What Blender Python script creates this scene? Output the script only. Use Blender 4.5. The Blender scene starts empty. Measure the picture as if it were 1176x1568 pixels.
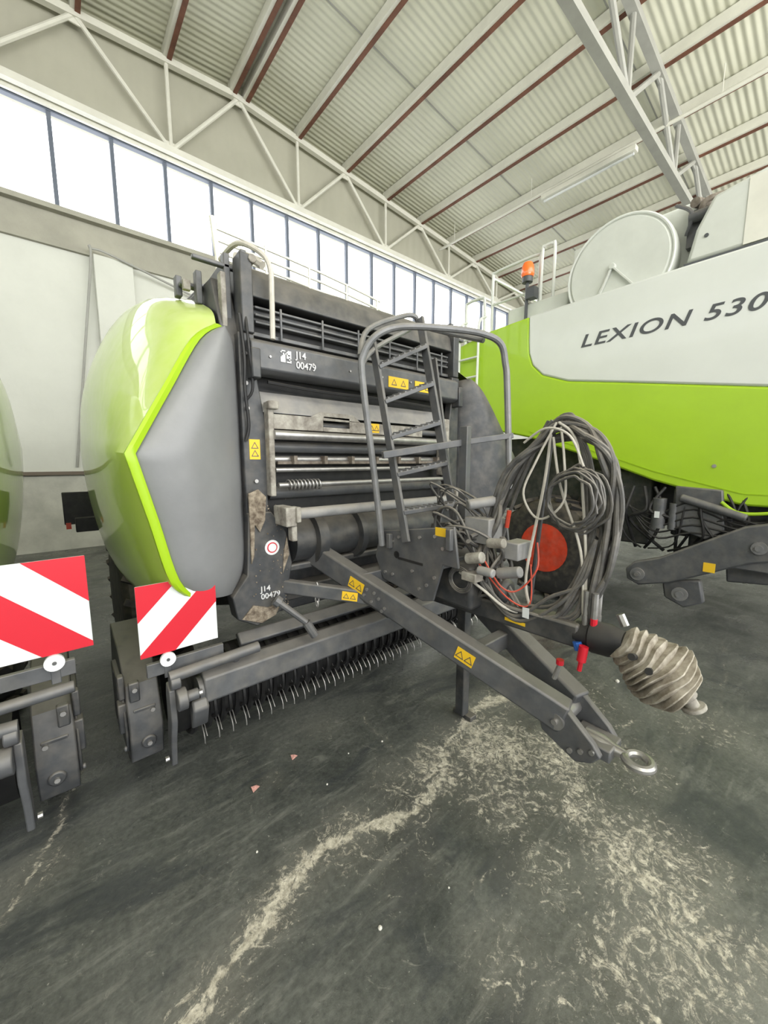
import bpy, bmesh, math, random
from mathutils import Vector, Matrix, noise
random.seed(4)
S=bpy.context.scene
try:
    S.view_settings.view_transform='Standard'
except Exception: pass
V=Vector
# ------------------------------------------------------------------ materials
def mat(name,col,rough=.5,metal=0,var=.0,vscale=6,col2=None,bump=0,bscale=40,coat=0,emis=0,dust=None,dustamt=.5,coatior=1.5):
    m=bpy.data.materials.new(name); m.use_nodes=True
    nt=m.node_tree; b=nt.nodes['Principled BSDF']; L=nt.links.new
    b.inputs['Roughness'].default_value=rough; b.inputs['Metallic'].default_value=metal
    b.inputs['Base Color'].default_value=(*col,1)
    if coat:
        b.inputs['Coat Weight'].default_value=coat; b.inputs['Coat Roughness'].default_value=.04; b.inputs['Coat IOR'].default_value=coatior
    tc=nt.nodes.new('ShaderNodeTexCoord')
    src=None
    if var or col2:
        n=nt.nodes.new('ShaderNodeTexNoise'); n.inputs['Scale'].default_value=vscale; n.inputs['Detail'].default_value=6
        n.inputs['Roughness'].default_value=.65
        L(tc.outputs['Object'],n.inputs['Vector'])
        r=nt.nodes.new('ShaderNodeValToRGB'); r.color_ramp.elements[0].position=.35; r.color_ramp.elements[1].position=.68
        c2=col2 if col2 else tuple(min(1,c*(1+var)) for c in col)
        c1=col if col2 else tuple(c*(1-var) for c in col)
        r.color_ramp.elements[0].color=(*c1,1); r.color_ramp.elements[1].color=(*c2,1)
        L(n.outputs['Fac'],r.inputs['Fac']); src=r.outputs['Color']
    if dust:
        g=nt.nodes.new('ShaderNodeNewGeometry'); sx=nt.nodes.new('ShaderNodeSeparateXYZ'); L(g.outputs['Normal'],sx.inputs[0])
        n2=nt.nodes.new('ShaderNodeTexNoise'); n2.inputs['Scale'].default_value=14; n2.inputs['Detail'].default_value=8
        L(tc.outputs['Object'],n2.inputs['Vector'])
        ma=nt.nodes.new('ShaderNodeMath'); ma.operation='MULTIPLY_ADD'; ma.inputs[1].default_value=.55; 
        L(sx.outputs['Z'],ma.inputs[0]); L(n2.outputs['Fac'],ma.inputs[2])
        mr=nt.nodes.new('ShaderNodeMapRange'); mr.inputs[1].default_value=.42; mr.inputs[2].default_value=1.0; mr.inputs[4].default_value=dustamt
        L(ma.outputs[0],mr.inputs[0])
        mx=nt.nodes.new('ShaderNodeMixRGB'); mx.inputs['Color1'].default_value=(*col,1); mx.inputs['Color2'].default_value=(*dust,1)
        if src: L(src,mx.inputs['Color1'])
        L(mr.outputs[0],mx.inputs['Fac']); src=mx.outputs['Color']
    if src: L(src,b.inputs['Base Color'])
    if bump:
        n3=nt.nodes.new('ShaderNodeTexNoise'); n3.inputs['Scale'].default_value=bscale; n3.inputs['Detail'].default_value=5
        L(tc.outputs['Object'],n3.inputs['Vector'])
        bp=nt.nodes.new('ShaderNodeBump'); bp.inputs['Strength'].default_value=bump; bp.inputs['Distance'].default_value=.02
        L(n3.outputs['Fac'],bp.inputs['Height']); L(bp.outputs[0],b.inputs['Normal'])
    if emis:
        b.inputs['Emission Color'].default_value=(*col,1); b.inputs['Emission Strength'].default_value=emis
    return m
DU=(.34,.30,.24)
M={}
M['lime']=mat('lime_paint',(.44,.58,.10),.36,coat=.75,dust=(.62,.68,.34),dustamt=.4,coatior=1.45)
M['lime_edge']=mat('lime_edge_paint',(.33,.52,.012),.35)
M['lime2']=mat('combine_lime_paint',(.37,.58,.02),.42,coat=.25,var=.04,vscale=2)
M['white']=mat('white_paint',(.68,.70,.66),.42,coat=.25,var=.03,vscale=2)
M['white2']=mat('offwhite_paint',(.60,.62,.57),.55,var=.05,vscale=3)
M['grey']=mat('grey_plastic',(.205,.208,.212),.33,var=.08,vscale=3,bump=.03,bscale=300,dust=(.3,.29,.27),dustamt=.12)
M['dark']=mat('dark_grey_paint',(.042,.044,.047),.45,var=.3,vscale=8,dust=DU,dustamt=.32)
M['mid']=mat('mid_grey_paint',(.085,.088,.093),.40,var=.2,vscale=8,dust=DU,dustamt=.3)
M['hoop']=mat('guard_grey_paint',(.17,.172,.175),.34,var=.2,vscale=12,dust=DU,dustamt=.35)
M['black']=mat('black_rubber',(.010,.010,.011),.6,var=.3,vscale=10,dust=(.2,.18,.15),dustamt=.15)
M['steel']=mat('worn_steel',(.42,.41,.40),.34,metal=.75,var=.2,vscale=18,dust=(.36,.34,.30),dustamt=.5)
M['sheet']=mat('dusty_sheet',(.26,.26,.26),.5,var=.2,vscale=7,dust=DU,dustamt=.5)
M['tan']=mat('dusty_metal',(.40,.38,.33),.7,col2=(.15,.13,.11),vscale=14,bump=.2)
M['rust']=mat('rusty_metal',(.11,.085,.065),.8,col2=(.25,.22,.18),vscale=22,bump=.3)
M['mud']=mat('dried_mud',(.09,.065,.045),.9,col2=(.34,.29,.22),vscale=30,bump=.5)
M['yellow']=mat('yellow_label',(.80,.50,.02),.5)
M['red']=mat('red_paint',(.55,.05,.02),.5,var=.2,vscale=8,dust=DU,dustamt=.3)
M['redrefl']=mat('red_reflective',(.58,.015,.03),.35)
M['whiterefl']=mat('white_reflective',(.72,.74,.74),.35,bump=.05,bscale=400)
M['blue']=mat('blue_plastic',(.03,.12,.45),.4)
M['orange']=mat('orange_lens',(.9,.16,.02),.25,coat=.6,emis=.15)
M['hose']=mat('black_hose',(.085,.083,.08),.5,var=.35,vscale=20,dust=DU,dustamt=.5)
M['whitehose']=mat('pale_hose',(.52,.49,.43),.6,var=.1,vscale=20)
M['bellow']=mat('dusty_plastic',(.48,.44,.37),.75,col2=(.18,.15,.11),vscale=14,bump=.25)
M['letter']=mat('dark_lettering',(.07,.075,.08),.4)
M['wletter']=mat('pale_lettering',(.6,.6,.6),.5)
M['tyre']=mat('tyre_rubber',(.022,.021,.020),.8,var=.3,vscale=12,dust=(.22,.18,.13),dustamt=.45)
M['plaster']=mat('white_plaster',(.64,.65,.59),.85,var=.05,vscale=.8,bump=.15,bscale=8)
M['lowplaster']=mat('grey_plaster',(.50,.50,.44),.85,var=.2,vscale=1.5,bump=.2,bscale=8)
M['band']=mat('beige_concrete',(.36,.35,.29),.85,var=.12,vscale=1.2,bump=.15)
M['frame']=mat('window_frame_paint',(.12,.14,.18),.5)
M['trusspaint']=mat('truss_paint',(.70,.69,.61),.55,var=.06,vscale=3)
M['trussdark']=mat('truss_grey_paint',(.34,.34,.31),.55,var=.08,vscale=3)
M['rustedge']=mat('rust_primer',(.16,.065,.038),.7,var=.25,vscale=4)
M['ledge']=mat('ledge_brown',(.16,.13,.10),.8)
M['paper']=mat('pink_paper',(.50,.26,.22),.8,var=.3,vscale=60)
M['stone']=mat('pale_stone',(.6,.58,.52),.9)
def corr(name,col,axis,freq,strength):
    m=mat(name,col,.6,var=.06,vscale=.7); nt=m.node_tree; L=nt.links.new; b=nt.nodes['Principled BSDF']
    tc=nt.nodes.new('ShaderNodeTexCoord'); w=nt.nodes.new('ShaderNodeTexWave'); w.bands_direction=axis; w.inputs['Scale'].default_value=freq
    w.inputs['Distortion'].default_value=0
    L(tc.outputs['Object'],w.inputs['Vector']); bp=nt.nodes.new('ShaderNodeBump'); bp.inputs['Strength'].default_value=strength; bp.inputs['Distance'].default_value=.03
    L(w.outputs['Fac'],bp.inputs['Height']); L(bp.outputs[0],b.inputs['Normal']); return m
M['roof']=corr('corrugated_roof',(.66,.66,.54),'Y',2.6,.5)
M['clad']=corr('ribbed_cladding',(.42,.41,.335),'X',1.2,.3)
gl=bpy.data.materials.new('window_glass'); gl.use_nodes=True; nt=gl.node_tree; nt.nodes.remove(nt.nodes['Principled BSDF'])
t=nt.nodes.new('ShaderNodeBsdfTransparent'); g=nt.nodes.new('ShaderNodeBsdfGlossy'); g.inputs['Roughness'].default_value=.1
x=nt.nodes.new('ShaderNodeMixShader'); x.inputs[0].default_value=.06
nt.links.new(t.outputs[0],x.inputs[1]); nt.links.new(g.outputs[0],x.inputs[2]); nt.links.new(x.outputs[0],nt.nodes['Material Output'].inputs[0])
M['glass']=gl
# ------------------------------------------------------------------ builder
def crom(P,k,closed=False):
    Q=[];n=len(P)
    for i in range(n if closed else n-1):
        g=lambda j:(P[j%n] if closed else P[max(0,min(n-1,j))])
        a,b,c,d=g(i-1),g(i),g(i+1),g(i+2)
        for s in range(k):
            t=s/k
            Q.append(.5*((2*b)+(c-a)*t+(2*a-5*b+4*c-d)*t*t+(3*b-a-3*c+d)*t**3))
    if not closed: Q.append(P[-1].copy())
    return Q
class B:
    def __init__(s,name,matk,parent=None,bevel=0,smooth=35,recalc=True):
        s.n=name; s.m=matk; s.p=parent; s.v=[]; s.f=[]; s.bev=bevel; s.sm=smooth; s.rc=recalc; s.ob=None
    def add(s,vs,fs):
        o=len(s.v); s.v+= [tuple(q) for q in vs]; s.f+=[tuple(i+o for i in f) for f in fs]; return s
    def box(s,x0,x1,y0,y1,z0,z1,M4=None):
        vs=[V((x,y,z)) for x in (x0,x1) for y in (y0,y1) for z in (z0,z1)]
        if M4: vs=[M4@q for q in vs]
        return s.add(vs,[(0,1,3,2),(4,6,7,5),(0,4,5,1),(2,3,7,6),(0,2,6,4),(1,5,7,3)])
    def beam(s,p,q,w,h,up=(0,0,1)):
        p=V(p);q=V(q);d=(q-p).normalized();r=d.cross(V(up))
        if r.length<1e-3: r=d.cross(V((0,1,0)))
        r.normalize();u=r.cross(d)
        vs=[e+r*(a*w/2)+u*(b*h/2) for e in (p,q) for a,b in ((-1,-1),(1,-1),(1,1),(-1,1))]
        return s.add(vs,[(0,3,2,1),(4,5,6,7),(0,1,5,4),(1,2,6,5),(2,3,7,6),(3,0,4,7)])
    def cyl(s,p,q,r,seg=16,r2=None):
        return s.rev(p,q,[(0,r),(1,r if r2 is None else r2)],seg)
    def rev(s,p,q,prof,seg=20,cap=True):
        p=V(p);q=V(q);d=(q-p); dn=d.normalized(); a=dn.orthogonal().normalized(); b=dn.cross(a)
        vs=[];fs=[]
        for t,r in prof:
            for i in range(seg):
                an=2*math.pi*i/seg; vs.append(p+d*t+(a*math.cos(an)+b*math.sin(an))*r)
        for k in range(len(prof)-1):
            for i in range(seg):
                j=(i+1)%seg; fs.append((k*seg+i,k*seg+j,(k+1)*seg+j,(k+1)*seg+i))
        if cap:
            fs.append(tuple(range(seg))[::-1]); fs.append(tuple((len(prof)-1)*seg+i for i in range(seg)))
        return s.add(vs,fs)
    def tube(s,pts,r,seg=8,smooth=6,closed=False):
        P=[V(p) for p in pts]
        Q=crom(P,smooth,closed) if smooth>1 else P
        m=len(Q); vs=[];fs=[]; nrm=None
        for i in range(m):
            if closed: d=(Q[(i+1)%m]-Q[i-1])
            else: d=(Q[min(m-1,i+1)]-Q[max(0,i-1)])
            if d.length<1e-9: d=V((0,0,1))
            d.normalize()
            if nrm is None: nrm=d.orthogonal().normalized()
            else:
                nrm=nrm-d*nrm.dot(d)
                if nrm.length<1e-6: nrm=d.orthogonal()
                nrm.normalize()
            b=d.cross(nrm)
            for k in range(seg):
                an=2*math.pi*k/seg; vs.append(Q[i]+(nrm*math.cos(an)+b*math.sin(an))*r)
        for i in range(m if closed else m-1):
            for k in range(seg):
                k2=(k+1)%seg; i2=(i+1)%m; fs.append((i*seg+k,i*seg+k2,i2*seg+k2,i2*seg+k))
        if not closed:
            fs.append(tuple(range(seg))[::-1]); fs.append(tuple((m-1)*seg+k for k in range(seg)))
        return s.add(vs,fs)
    def prism(s,poly,axis,a,b):
        n=len(poly)
        def mk(u,w,c):
            return {'X':(c,u,w),'Y':(u,c,w),'Z':(u,w,c)}[axis]
        vs=[mk(u,w,a) for u,w in poly]+[mk(u,w,b) for u,w in poly]
        fs=[tuple(range(n))[::-1],tuple(range(n,2*n))]+[(i,(i+1)%n,(i+1)%n+n,i+n) for i in range(n)]
        return s.add(vs,fs)
    def mirror(s,c,only=False):
        nv=[(2*c-x,y,z) for x,y,z in s.v]
        if only:
            s.v=nv; s.f=[f[::-1] for f in s.f]; return s
        o=len(s.v); s.v+=nv; s.f+=[tuple(i+o for i in f)[::-1] for f in s.f]; return s
    def done(s):
        me=bpy.data.meshes.new(s.n); me.from_pydata(s.v,[],s.f); me.update()
        if s.rc:
            bm=bmesh.new(); bm.from_mesh(me); bmesh.ops.recalc_face_normals(bm,faces=bm.faces); bm.to_mesh(me); bm.free()
        me.polygons.foreach_set('use_smooth',[True]*len(me.polygons))
        me.set_sharp_from_angle(angle=math.radians(s.sm))
        me.materials.append(M[s.m])
        ob=bpy.data.objects.new(s.n,me); S.collection.objects.link(ob)
        if s.p: ob.parent=s.p
        if s.bev:
            md=ob.modifiers.new('bevel','BEVEL'); md.width=s.bev; md.segments=2; md.limit_method='ANGLE'; md.angle_limit=math.radians(40)
        s.ob=ob; return ob
def empty(n):
    e=bpy.data.objects.new(n,None); S.collection.objects.link(e); return e
def text(n,body,loc,rot,width,height,matk,parent,shear=0,spacing=1,off=.012):
    c=bpy.data.curves.new(n,'FONT'); c.body=body; c.size=1; c.extrude=.002; c.shear=shear; c.space_character=spacing; c.offset=off
    o=bpy.data.objects.new(n,c); S.collection.objects.link(o)
    bpy.context.view_layer.update()
    dg=bpy.context.evaluated_depsgraph_get(); me=bpy.data.meshes.new_from_object(o.evaluated_get(dg))
    xs=[v.co.x for v in me.vertices]; ys=[v.co.y for v in me.vertices]
    x0,x1,y0,y1=min(xs),max(xs),min(ys),max(ys)
    for v in me.vertices:
        v.co.x=(v.co.x-x0)/(x1-x0)*width; v.co.y=(v.co.y-y0)/(y1-y0)*height
    bpy.data.objects.remove(o)
    me.materials.clear(); me.materials.append(M[matk])
    ob=bpy.data.objects.new(n,me); S.collection.objects.link(ob); ob.location=loc; ob.rotation_euler=rot; ob.parent=parent
    return ob
# ------------------------------------------------------------------ camera
P=math.radians(7.5); AZ=math.radians(49.7)
cam=bpy.data.objects.new('camera',bpy.data.cameras.new('camera')); S.collection.objects.link(cam); S.camera=cam
cam.location=(0,0,1.6); cam.rotation_euler=(math.pi/2-P,0,AZ-math.pi/2)
cam.data.sensor_fit='HORIZONTAL'; cam.data.sensor_width=36; cam.data.lens=589/1176*36; cam.data.clip_start=.05
# ------------------------------------------------------------------ room
X0,X1,Y0,Y1=-9,24,-12,9
RX=3.40
def rx(x): return 9.28-.085*abs(x-RX)
w=B('wall_back','plaster').box(X0,X1,9,9.3,1.42,5.2).done()
B('wall_upper_band','band',w).box(X0,X1,8.93,9.3,5.2,5.8).box(X0,X1,8.80,9.0,5.72,5.80).done()
B('wall_lower','lowplaster',w).box(X0,X1,9.0,9.3,0,1.42).done()
B('wall_cladding','clad',w).box(X0,X1,9.02,9.3,7.4,9.3).done()
B('wall_gutter','trusspaint',w,bevel=.01).box(X0,X1,8.95,9.02,7.36,7.46).done()
B('wall_pilaster','plaster',w,bevel=.01).box(.81,1.40,8.8,9.0,0,5.2).box(9.6,10.2,8.8,9.0,0,5.2).box(18.4,19,8.8,9.0,0,5.2).done()
B('wall_cable','trussdark',w).tube([(.3,8.98,1.5),(.75,8.76,4.9),(.8,8.76,5.25),(1.4,8.76,5.15),(2.6,8.9,4.9),(3.4,8.9,4.7)],.02).done()
B('trim_1','ledge').box(X0,X1,8.94,9.0,1.36,1.42).done()
B('wall_left','plaster').box(X0-.3,X0,Y0,Y1+.3,0,5.8).box(X0-.3,X0,Y0,Y1+.3,7.4,8.3).done()
B('wall_right','plaster').box(X1,X1+.3,Y0,Y1+.3,0,7.6).done()
wf=B('window_1','frame')
k=-11
while True:
    xx=.4+.855*k
    if xx>X1: break
    if xx>X0: wf.box(xx-.03,xx+.03,9.05,9.13,5.8,7.4)
    k+=1
wf.box(X0,X1,9.04,9.14,5.8,5.86).box(X0,X1,9.04,9.14,7.34,7.4)
wf=wf.done()
B('glass','glass',wf,recalc=False).add([(X0,9.1,5.8),(X1,9.1,5.8),(X1,9.1,7.4),(X0,9.1,7.4)],[(0,1,2,3)]).done()
wl=B('window_2','frame')
for k in range(24): wl.box(X0-.2,X0-.12,Y0+.9*k-.03,Y0+.9*k+.03,5.8,7.4)
wl.done()
c=B('ceiling','roof')
vs=[]
for yy in (9.02,Y0):
    for dz in (0,.1):
        for xx in (X0,RX,X1): vs.append((xx,yy,rx(xx)+dz))
c.add(vs,[(0,1,7,6),(1,2,8,7),(3,9,10,4),(4,10,11,5),(0,3,4,1),(1,4,5,2),(6,7,10,9),(7,8,11,10),(0,6,9,3),(2,5,11,8)])
c=c.done()
bw=B('roof_beams','trusspaint',c); br=B('roof_beam_rust_edges','rustedge',c); sm=B('sheet_seams','trussdark',c)
nodes=[4.87+1.34*k for k in range(-11,15)]
for i,xx in enumerate(nodes):
    if X0<xx<X1:
        for o in ((-.13,.13) if abs(xx-3.53)<.1 else (0,)):
            z=rx(xx+o)-.10
            bw.box(xx+o-.05,xx+o+.05,Y0,8.9,z-.09,z+.085)
            br.box(xx+o+.05,xx+o+.085,Y0,8.9,z-.10,z-.03); br.box(xx+o+.01,xx+o+.085,Y0,8.9,z-.112,z-.09)
for yy in (6.3,3.2,0,-3.5,-7):
    for a,b_ in ((X0,RX),(RX,X1)): sm.beam((a,yy,rx(a)-.004),(b_,yy,rx(b_)-.004),.025,.008)
sm.box(3.48,3.58,Y0,8.9,rx(3.5)-.02,rx(3.5)-.01)
bw.done();br.done();sm.done()
def truss(y,zb,w,matk,drop,name='roof_truss'):
    t=B(name,matk)
    zt=lambda x: rx(x)-drop
    t.beam((X0,y,zb),(X1,y,zb),w,w); t.beam((X0,y,zt(X0)),(RX,y,zt(RX)),w,w); t.beam((RX,y,zt(RX)),(X1,y,zt(X1)),w,w)
    x=4.87-2.68*5
    while x<X1:
        if x>X0:
            t.cyl((x,y,zb),(x,y,zt(x)),w*.33,8)
            t.box(x-.12,x+.12,y-.012,y+.012,zb-.02,zb+.14)
        for sgn in (1,-1):
            e=x+1.34*sgn
            if X0<x<X1 and X0<e<X1: t.cyl((x,y,zb),(e,y,zt(e)),w*.36,8)
        e=x+1.34
        if X0<e<X1: t.box(e-.1,e+.1,y-.012,y+.012,zt(e)-.14,zt(e))
        x+=2.68
    return t.done()
truss(8.84,7.46,.11,'trusspaint',.22)
truss(2.82,7.40,.14,'trussdark',.28)
truss(-3.2,7.40,.14,'trussdark',.28)
cp=B('conduit_pipe','trusspaint').cyl((9.5,8.6,8.0),(9.5,-4,8.0),.035,10)
for yy in (8,5.6,2,-1,-4): cp.cyl((9.5,yy,8.0),(9.5,yy,8.48),.008,6)
cp.done()
fl=B('fluorescent_light','trusspaint',bevel=.01).box(9.42,9.58,3.3,5.3,7.83,7.93); fl.box(9.46,9.54,3.6,3.66,7.93,7.962).box(9.46,9.54,4.9,4.96,7.93,7.962); fl=fl.done()
B('tube','whiterefl',fl).cyl((9.5,3.35,7.80),(9.5,5.25,7.80),.025,10).done()
# floor
cracks=[[(.175,1.05),(.28,1.11),(.46,1.15),(.56,1.2),(.74,1.25),(.915,1.16),(1.17,1.13),(1.395,1.17),(1.7,1.33),(2.02,1.37),(2.5,1.3)],
 [(-.28,1.75),(-.2,1.9),(-.145,2.04),(-.05,2.4)],
 [(1.18,.19),(1.33,.31),(1.52,.24),(1.6,.18),(1.56,.07),(1.8,-.1)],
 [(1.395,1.17),(1.55,.95),(1.78,.61),(1.7,.4),(1.6,.18)],
 [(1.91,.94),(1.78,.61)],[(1.55,.95),(1.75,.85),(2.05,.9),(2.6,.7)],[(1.395,1.17),(1.3,1.5),(1.35,1.8)],[(2.3,.5),(3.2,.35),(4.5,.5)],[(1.05,.75),(1.3,.7),(1.5,.55),(1.9,.5)]]
W=[.034,.014,.018,.010,.008,.008,.006,.006,.006]
ST=[.92,.7,.72,.70,.6,.7,.6,.5,.5]
patches=[(1.75,1.12,.45,1),(1.95,.85,.38,.9),(1.45,.2,.35,.85),(1.40,1.2,.26,.95),(.45,1.15,.16,.85),(1.2,.3,.28,.75),(2.15,1.3,.3,.6),(1.68,.35,.42,.9),(.85,1.2,.24,.75),(1.5,.9,.34,.8),(1.2,1.3,.3,.6),(2.6,1.0,.5,.6),(1.35,.6,.32,.6),(-.2,1.9,.2,.6),(2.9,.4,.4,.6),(.25,1.05,.14,.7),(1.75,.65,.28,.85),(1.0,.5,.28,.55),(.95,1.0,.3,.45),(2.2,.6,.38,.65),(1.55,.05,.25,.8),(-.5,1.5,.2,.5),(.7,1.7,.12,.5),(1.1,1.9,.2,.45)]
def seg(p,a,b):
    ax,ay=a;bx,by=b;dx,dy=bx-ax,by-ay
    t=max(0,min(1,((p[0]-ax)*dx+(p[1]-ay)*dy)/(dx*dx+dy*dy)))
    return math.hypot(p[0]-ax-t*dx,p[1]-ay-t*dy)
xs=[X0,-6,-4,-2.5,-1.5]+[-1+.012*i for i in range(330)]+[3+.06*i for i in range(34)]+[5.2,6,8,10,14,20,X1]
ys=[-12,-9,-6,-4,-2,-1]+[-.5+.04*i for i in range(10)]+[-.1+.012*i for i in range(190)]+[2.2+.05*i for i in range(10)]+[3,4,5,6,7,8,9.3]
vs=[(x,y,0) for y in ys for x in xs]; nx=len(xs)
fs=[(j*nx+i,j*nx+i+1,(j+1)*nx+i+1,(j+1)*nx+i) for j in range(len(ys)-1) for i in range(nx-1)]
me=bpy.data.meshes.new('floor'); me.from_pydata(vs,[],fs); me.update()
at=me.attributes.new('wear','FLOAT','POINT'); vals=[]
for x,y,z in vs:
    v=0
    if -1<x<4.6 and -.3<y<2.5:
        n1=noise.noise(V((x*5,y*5,0)))*.06+noise.noise(V((x*26,y*26,3)))*.024
        n2=noise.noise(V((x*5,y*5,7)))*.06+noise.noise(V((x*26,y*26,9)))*.024
        p=(x+n1,y+n2)
        for c_,wd,st in zip(cracks,W,ST):
            dmin=min(seg(p,c_[i],c_[i+1]) for i in range(len(c_)-1))
            ww=wd*(1+1.4*noise.noise(V((x*5,y*5,5))))
            v=max(v,st*(1.0-max(0,dmin-ww*.4)/(max(.002,ww)*1.2)))
            v=max(v,.66*st*(1-dmin/(wd*6)))
        for px,py,pr,s in patches:
            dd=math.hypot(p[0]-px,p[1]-py)/pr
            v=max(v,.78*s*(1-dd*dd))
        v=min(1,v)
    vals.append(max(0,v))
at.data.foreach_set('value',vals)
fm=bpy.data.materials.new('worn_concrete'); fm.use_nodes=True; nt=fm.node_tree; L=nt.links.new; b=nt.nodes['Principled BSDF']
tc=nt.nodes.new('ShaderNodeTexCoord')
def nz(scale,detail=8,rough=.6,dist=0,vec=None):
    n=nt.nodes.new('ShaderNodeTexNoise'); n.inputs['Scale'].default_value=scale; n.inputs['Detail'].default_value=detail; n.inputs['Roughness'].default_value=rough; n.inputs['Distortion'].default_value=dist
    L(vec if vec else tc.outputs['Object'],n.inputs['Vector']); return n.outputs['Fac']
def mapv(rot,sc):
    m=nt.nodes.new('ShaderNodeMapping'); m.inputs['Rotation'].default_value=(0,0,rot); m.inputs['Scale'].default_value=sc; L(tc.outputs['Object'],m.inputs['Vector']); return m.outputs[0]
def rmp(src,p0,p1,c0,c1):
    r=nt.nodes.new('ShaderNodeValToRGB'); e=r.color_ramp.elements; e[0].position=p0;e[1].position=p1;e[0].color=(*c0,1);e[1].color=(*c1,1); L(src,r.inputs[0]); return r.outputs[0]
def mix(f,a,bb):
    m=nt.nodes.new('ShaderNodeMixRGB'); 
    if isinstance(f,float): m.inputs[0].default_value=f
    else: L(f,m.inputs[0])
    for i,q in ((1,a),(2,bb)):
        if isinstance(q,tuple): m.inputs[i].default_value=(*q,1)
        else: L(q,m.inputs[i])
    return m.outputs[0]
def mth(op,a,bb,clamp=False):
    m=nt.nodes.new('ShaderNodeMath'); m.operation=op; m.use_clamp=clamp
    for i,q in ((0,a),(1,bb)):
        if isinstance(q,(int,float)): m.inputs[i].default_value=q
        else: L(q,m.inputs[i])
    return m.outputs[0]
Z3=(0,0,0); O3=(1,1,1)
base=rmp(nz(1.1,9,.62,.8),.36,.68,(.050,.055,.052),(.165,.172,.155))
fine=rmp(nz(45,6,.7),.3,.75,(.5,.5,.5),(1.4,1.4,1.35))
mm=nt.nodes.new('ShaderNodeMixRGB'); mm.blend_type='MULTIPLY'; mm.inputs[0].default_value=.8; L(base,mm.inputs[1]); L(fine,mm.inputs[2]); base=mm.outputs[0]
s1=rmp(nz(3,9,.7,.6,mapv(.6,(1,4.5,1))),.54,.72,Z3,O3)
s2=rmp(nz(3.4,9,.7,.6,mapv(-.5,(1,5,1))),.56,.72,Z3,O3)
base=mix(mth('MULTIPLY',s1,.5),base,(.26,.265,.235)); base=mix(mth('MULTIPLY',s2,.45),base,(.25,.25,.22))
s3=rmp(nz(1.6,7,.6,1.0,mapv(.9,(1,2.2,1))),.52,.62,Z3,O3)
base=mix(mth('MULTIPLY',s3,.65),base,(.040,.045,.048))
spk=rmp(nz(9,12,.8,1.2),.59,.67,Z3,O3)
base=mix(mth('MULTIPLY',spk,.5),base,(.33,.325,.28))
spk2=rmp(nz(70,4,.6),.68,.72,Z3,O3)
base=mix(mth('MULTIPLY',spk2,.55),base,(.45,.45,.40))
attr=nt.nodes.new('ShaderNodeAttribute'); attr.attribute_name='wear'
br_=mth('ADD',mth('MULTIPLY',nz(13,12,.8,1.8),.65),mth('MULTIPLY',nz(50,8,.8,.8),.35))
wm=mth('ADD',attr.outputs['Fac'],mth('MULTIPLY',mth('SUBTRACT',br_,.5),4.6))
wmask=rmp(wm,.56,.86,Z3,O3)
gate=rmp(attr.outputs['Fac'],.08,.3,Z3,O3)
wmask=mth('MULTIPLY',wmask,gate)
wearcol=rmp(nz(34,8,.75),.35,.66,(.26,.24,.185),(.72,.68,.56))
soft=rmp(attr.outputs['Fac'],.15,.9,Z3,(.55,.55,.55))
base=mix(soft,base,(.22,.21,.175))
base=mix(wmask,base,wearcol)
L(base,b.inputs['Base Color'])
rr=rmp(nz(2.2,6,.6,.5),.35,.65,(.20,.20,.20),(.48,.48,.48)); L(mix(wmask,rr,(.85,.85,.85)),b.inputs['Roughness'])
bp=nt.nodes.new('ShaderNodeBump'); bp.inputs['Strength'].default_value=.4; bp.inputs['Distance'].default_value=.01
L(mth('ADD',nz(30,8,.7),mth('MULTIPLY',wmask,-.6)),bp.inputs['Height']); L(bp.outputs[0],b.inputs['Normal'])
me.materials.append(fm); fo=bpy.data.objects.new('floor',me); S.collection.objects.link(fo)
M['apron']=mat('pale_concrete',(.55,.54,.5),.9,var=.1,vscale=.5)
B('forecourt_ground','apron').box(-40,60,-60,-12,-.2,-.001).done()
ps=B('paper_scrap','paper',recalc=False)
ps.add([(.60,1.69,.002),(.638,1.70,.008),(.63,1.725,.003),(.60,1.72,.012),(.62,1.71,.016)],[(0,1,4),(1,2,4),(2,3,4),(3,0,4)]).done()
ps=B('paper_scrap.001','paper',recalc=False)
ps.add([(.84,1.755,.002),(.875,1.76,.008),(.87,1.78,.003),(.845,1.785,.012),(.86,1.77,.016)],[(0,1,4),(1,2,4),(2,3,4),(3,0,4)]).done()
st=B('pebbles','stone')
for (px,py,r) in ((.72,.87,.008),(1.3,1.55,.006),(2.2,1.0,.008),(1.0,.8,.004),(.9,1.5,.005),(3.0,.9,.015),(.5,1.4,.005),(1.1,1.6,.004)):
    st.rev((px,py,-.001),(px,py,r*1.3),[(0,r*.8),(.5,r),(1,r*.4)],7)
st.done()
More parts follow.
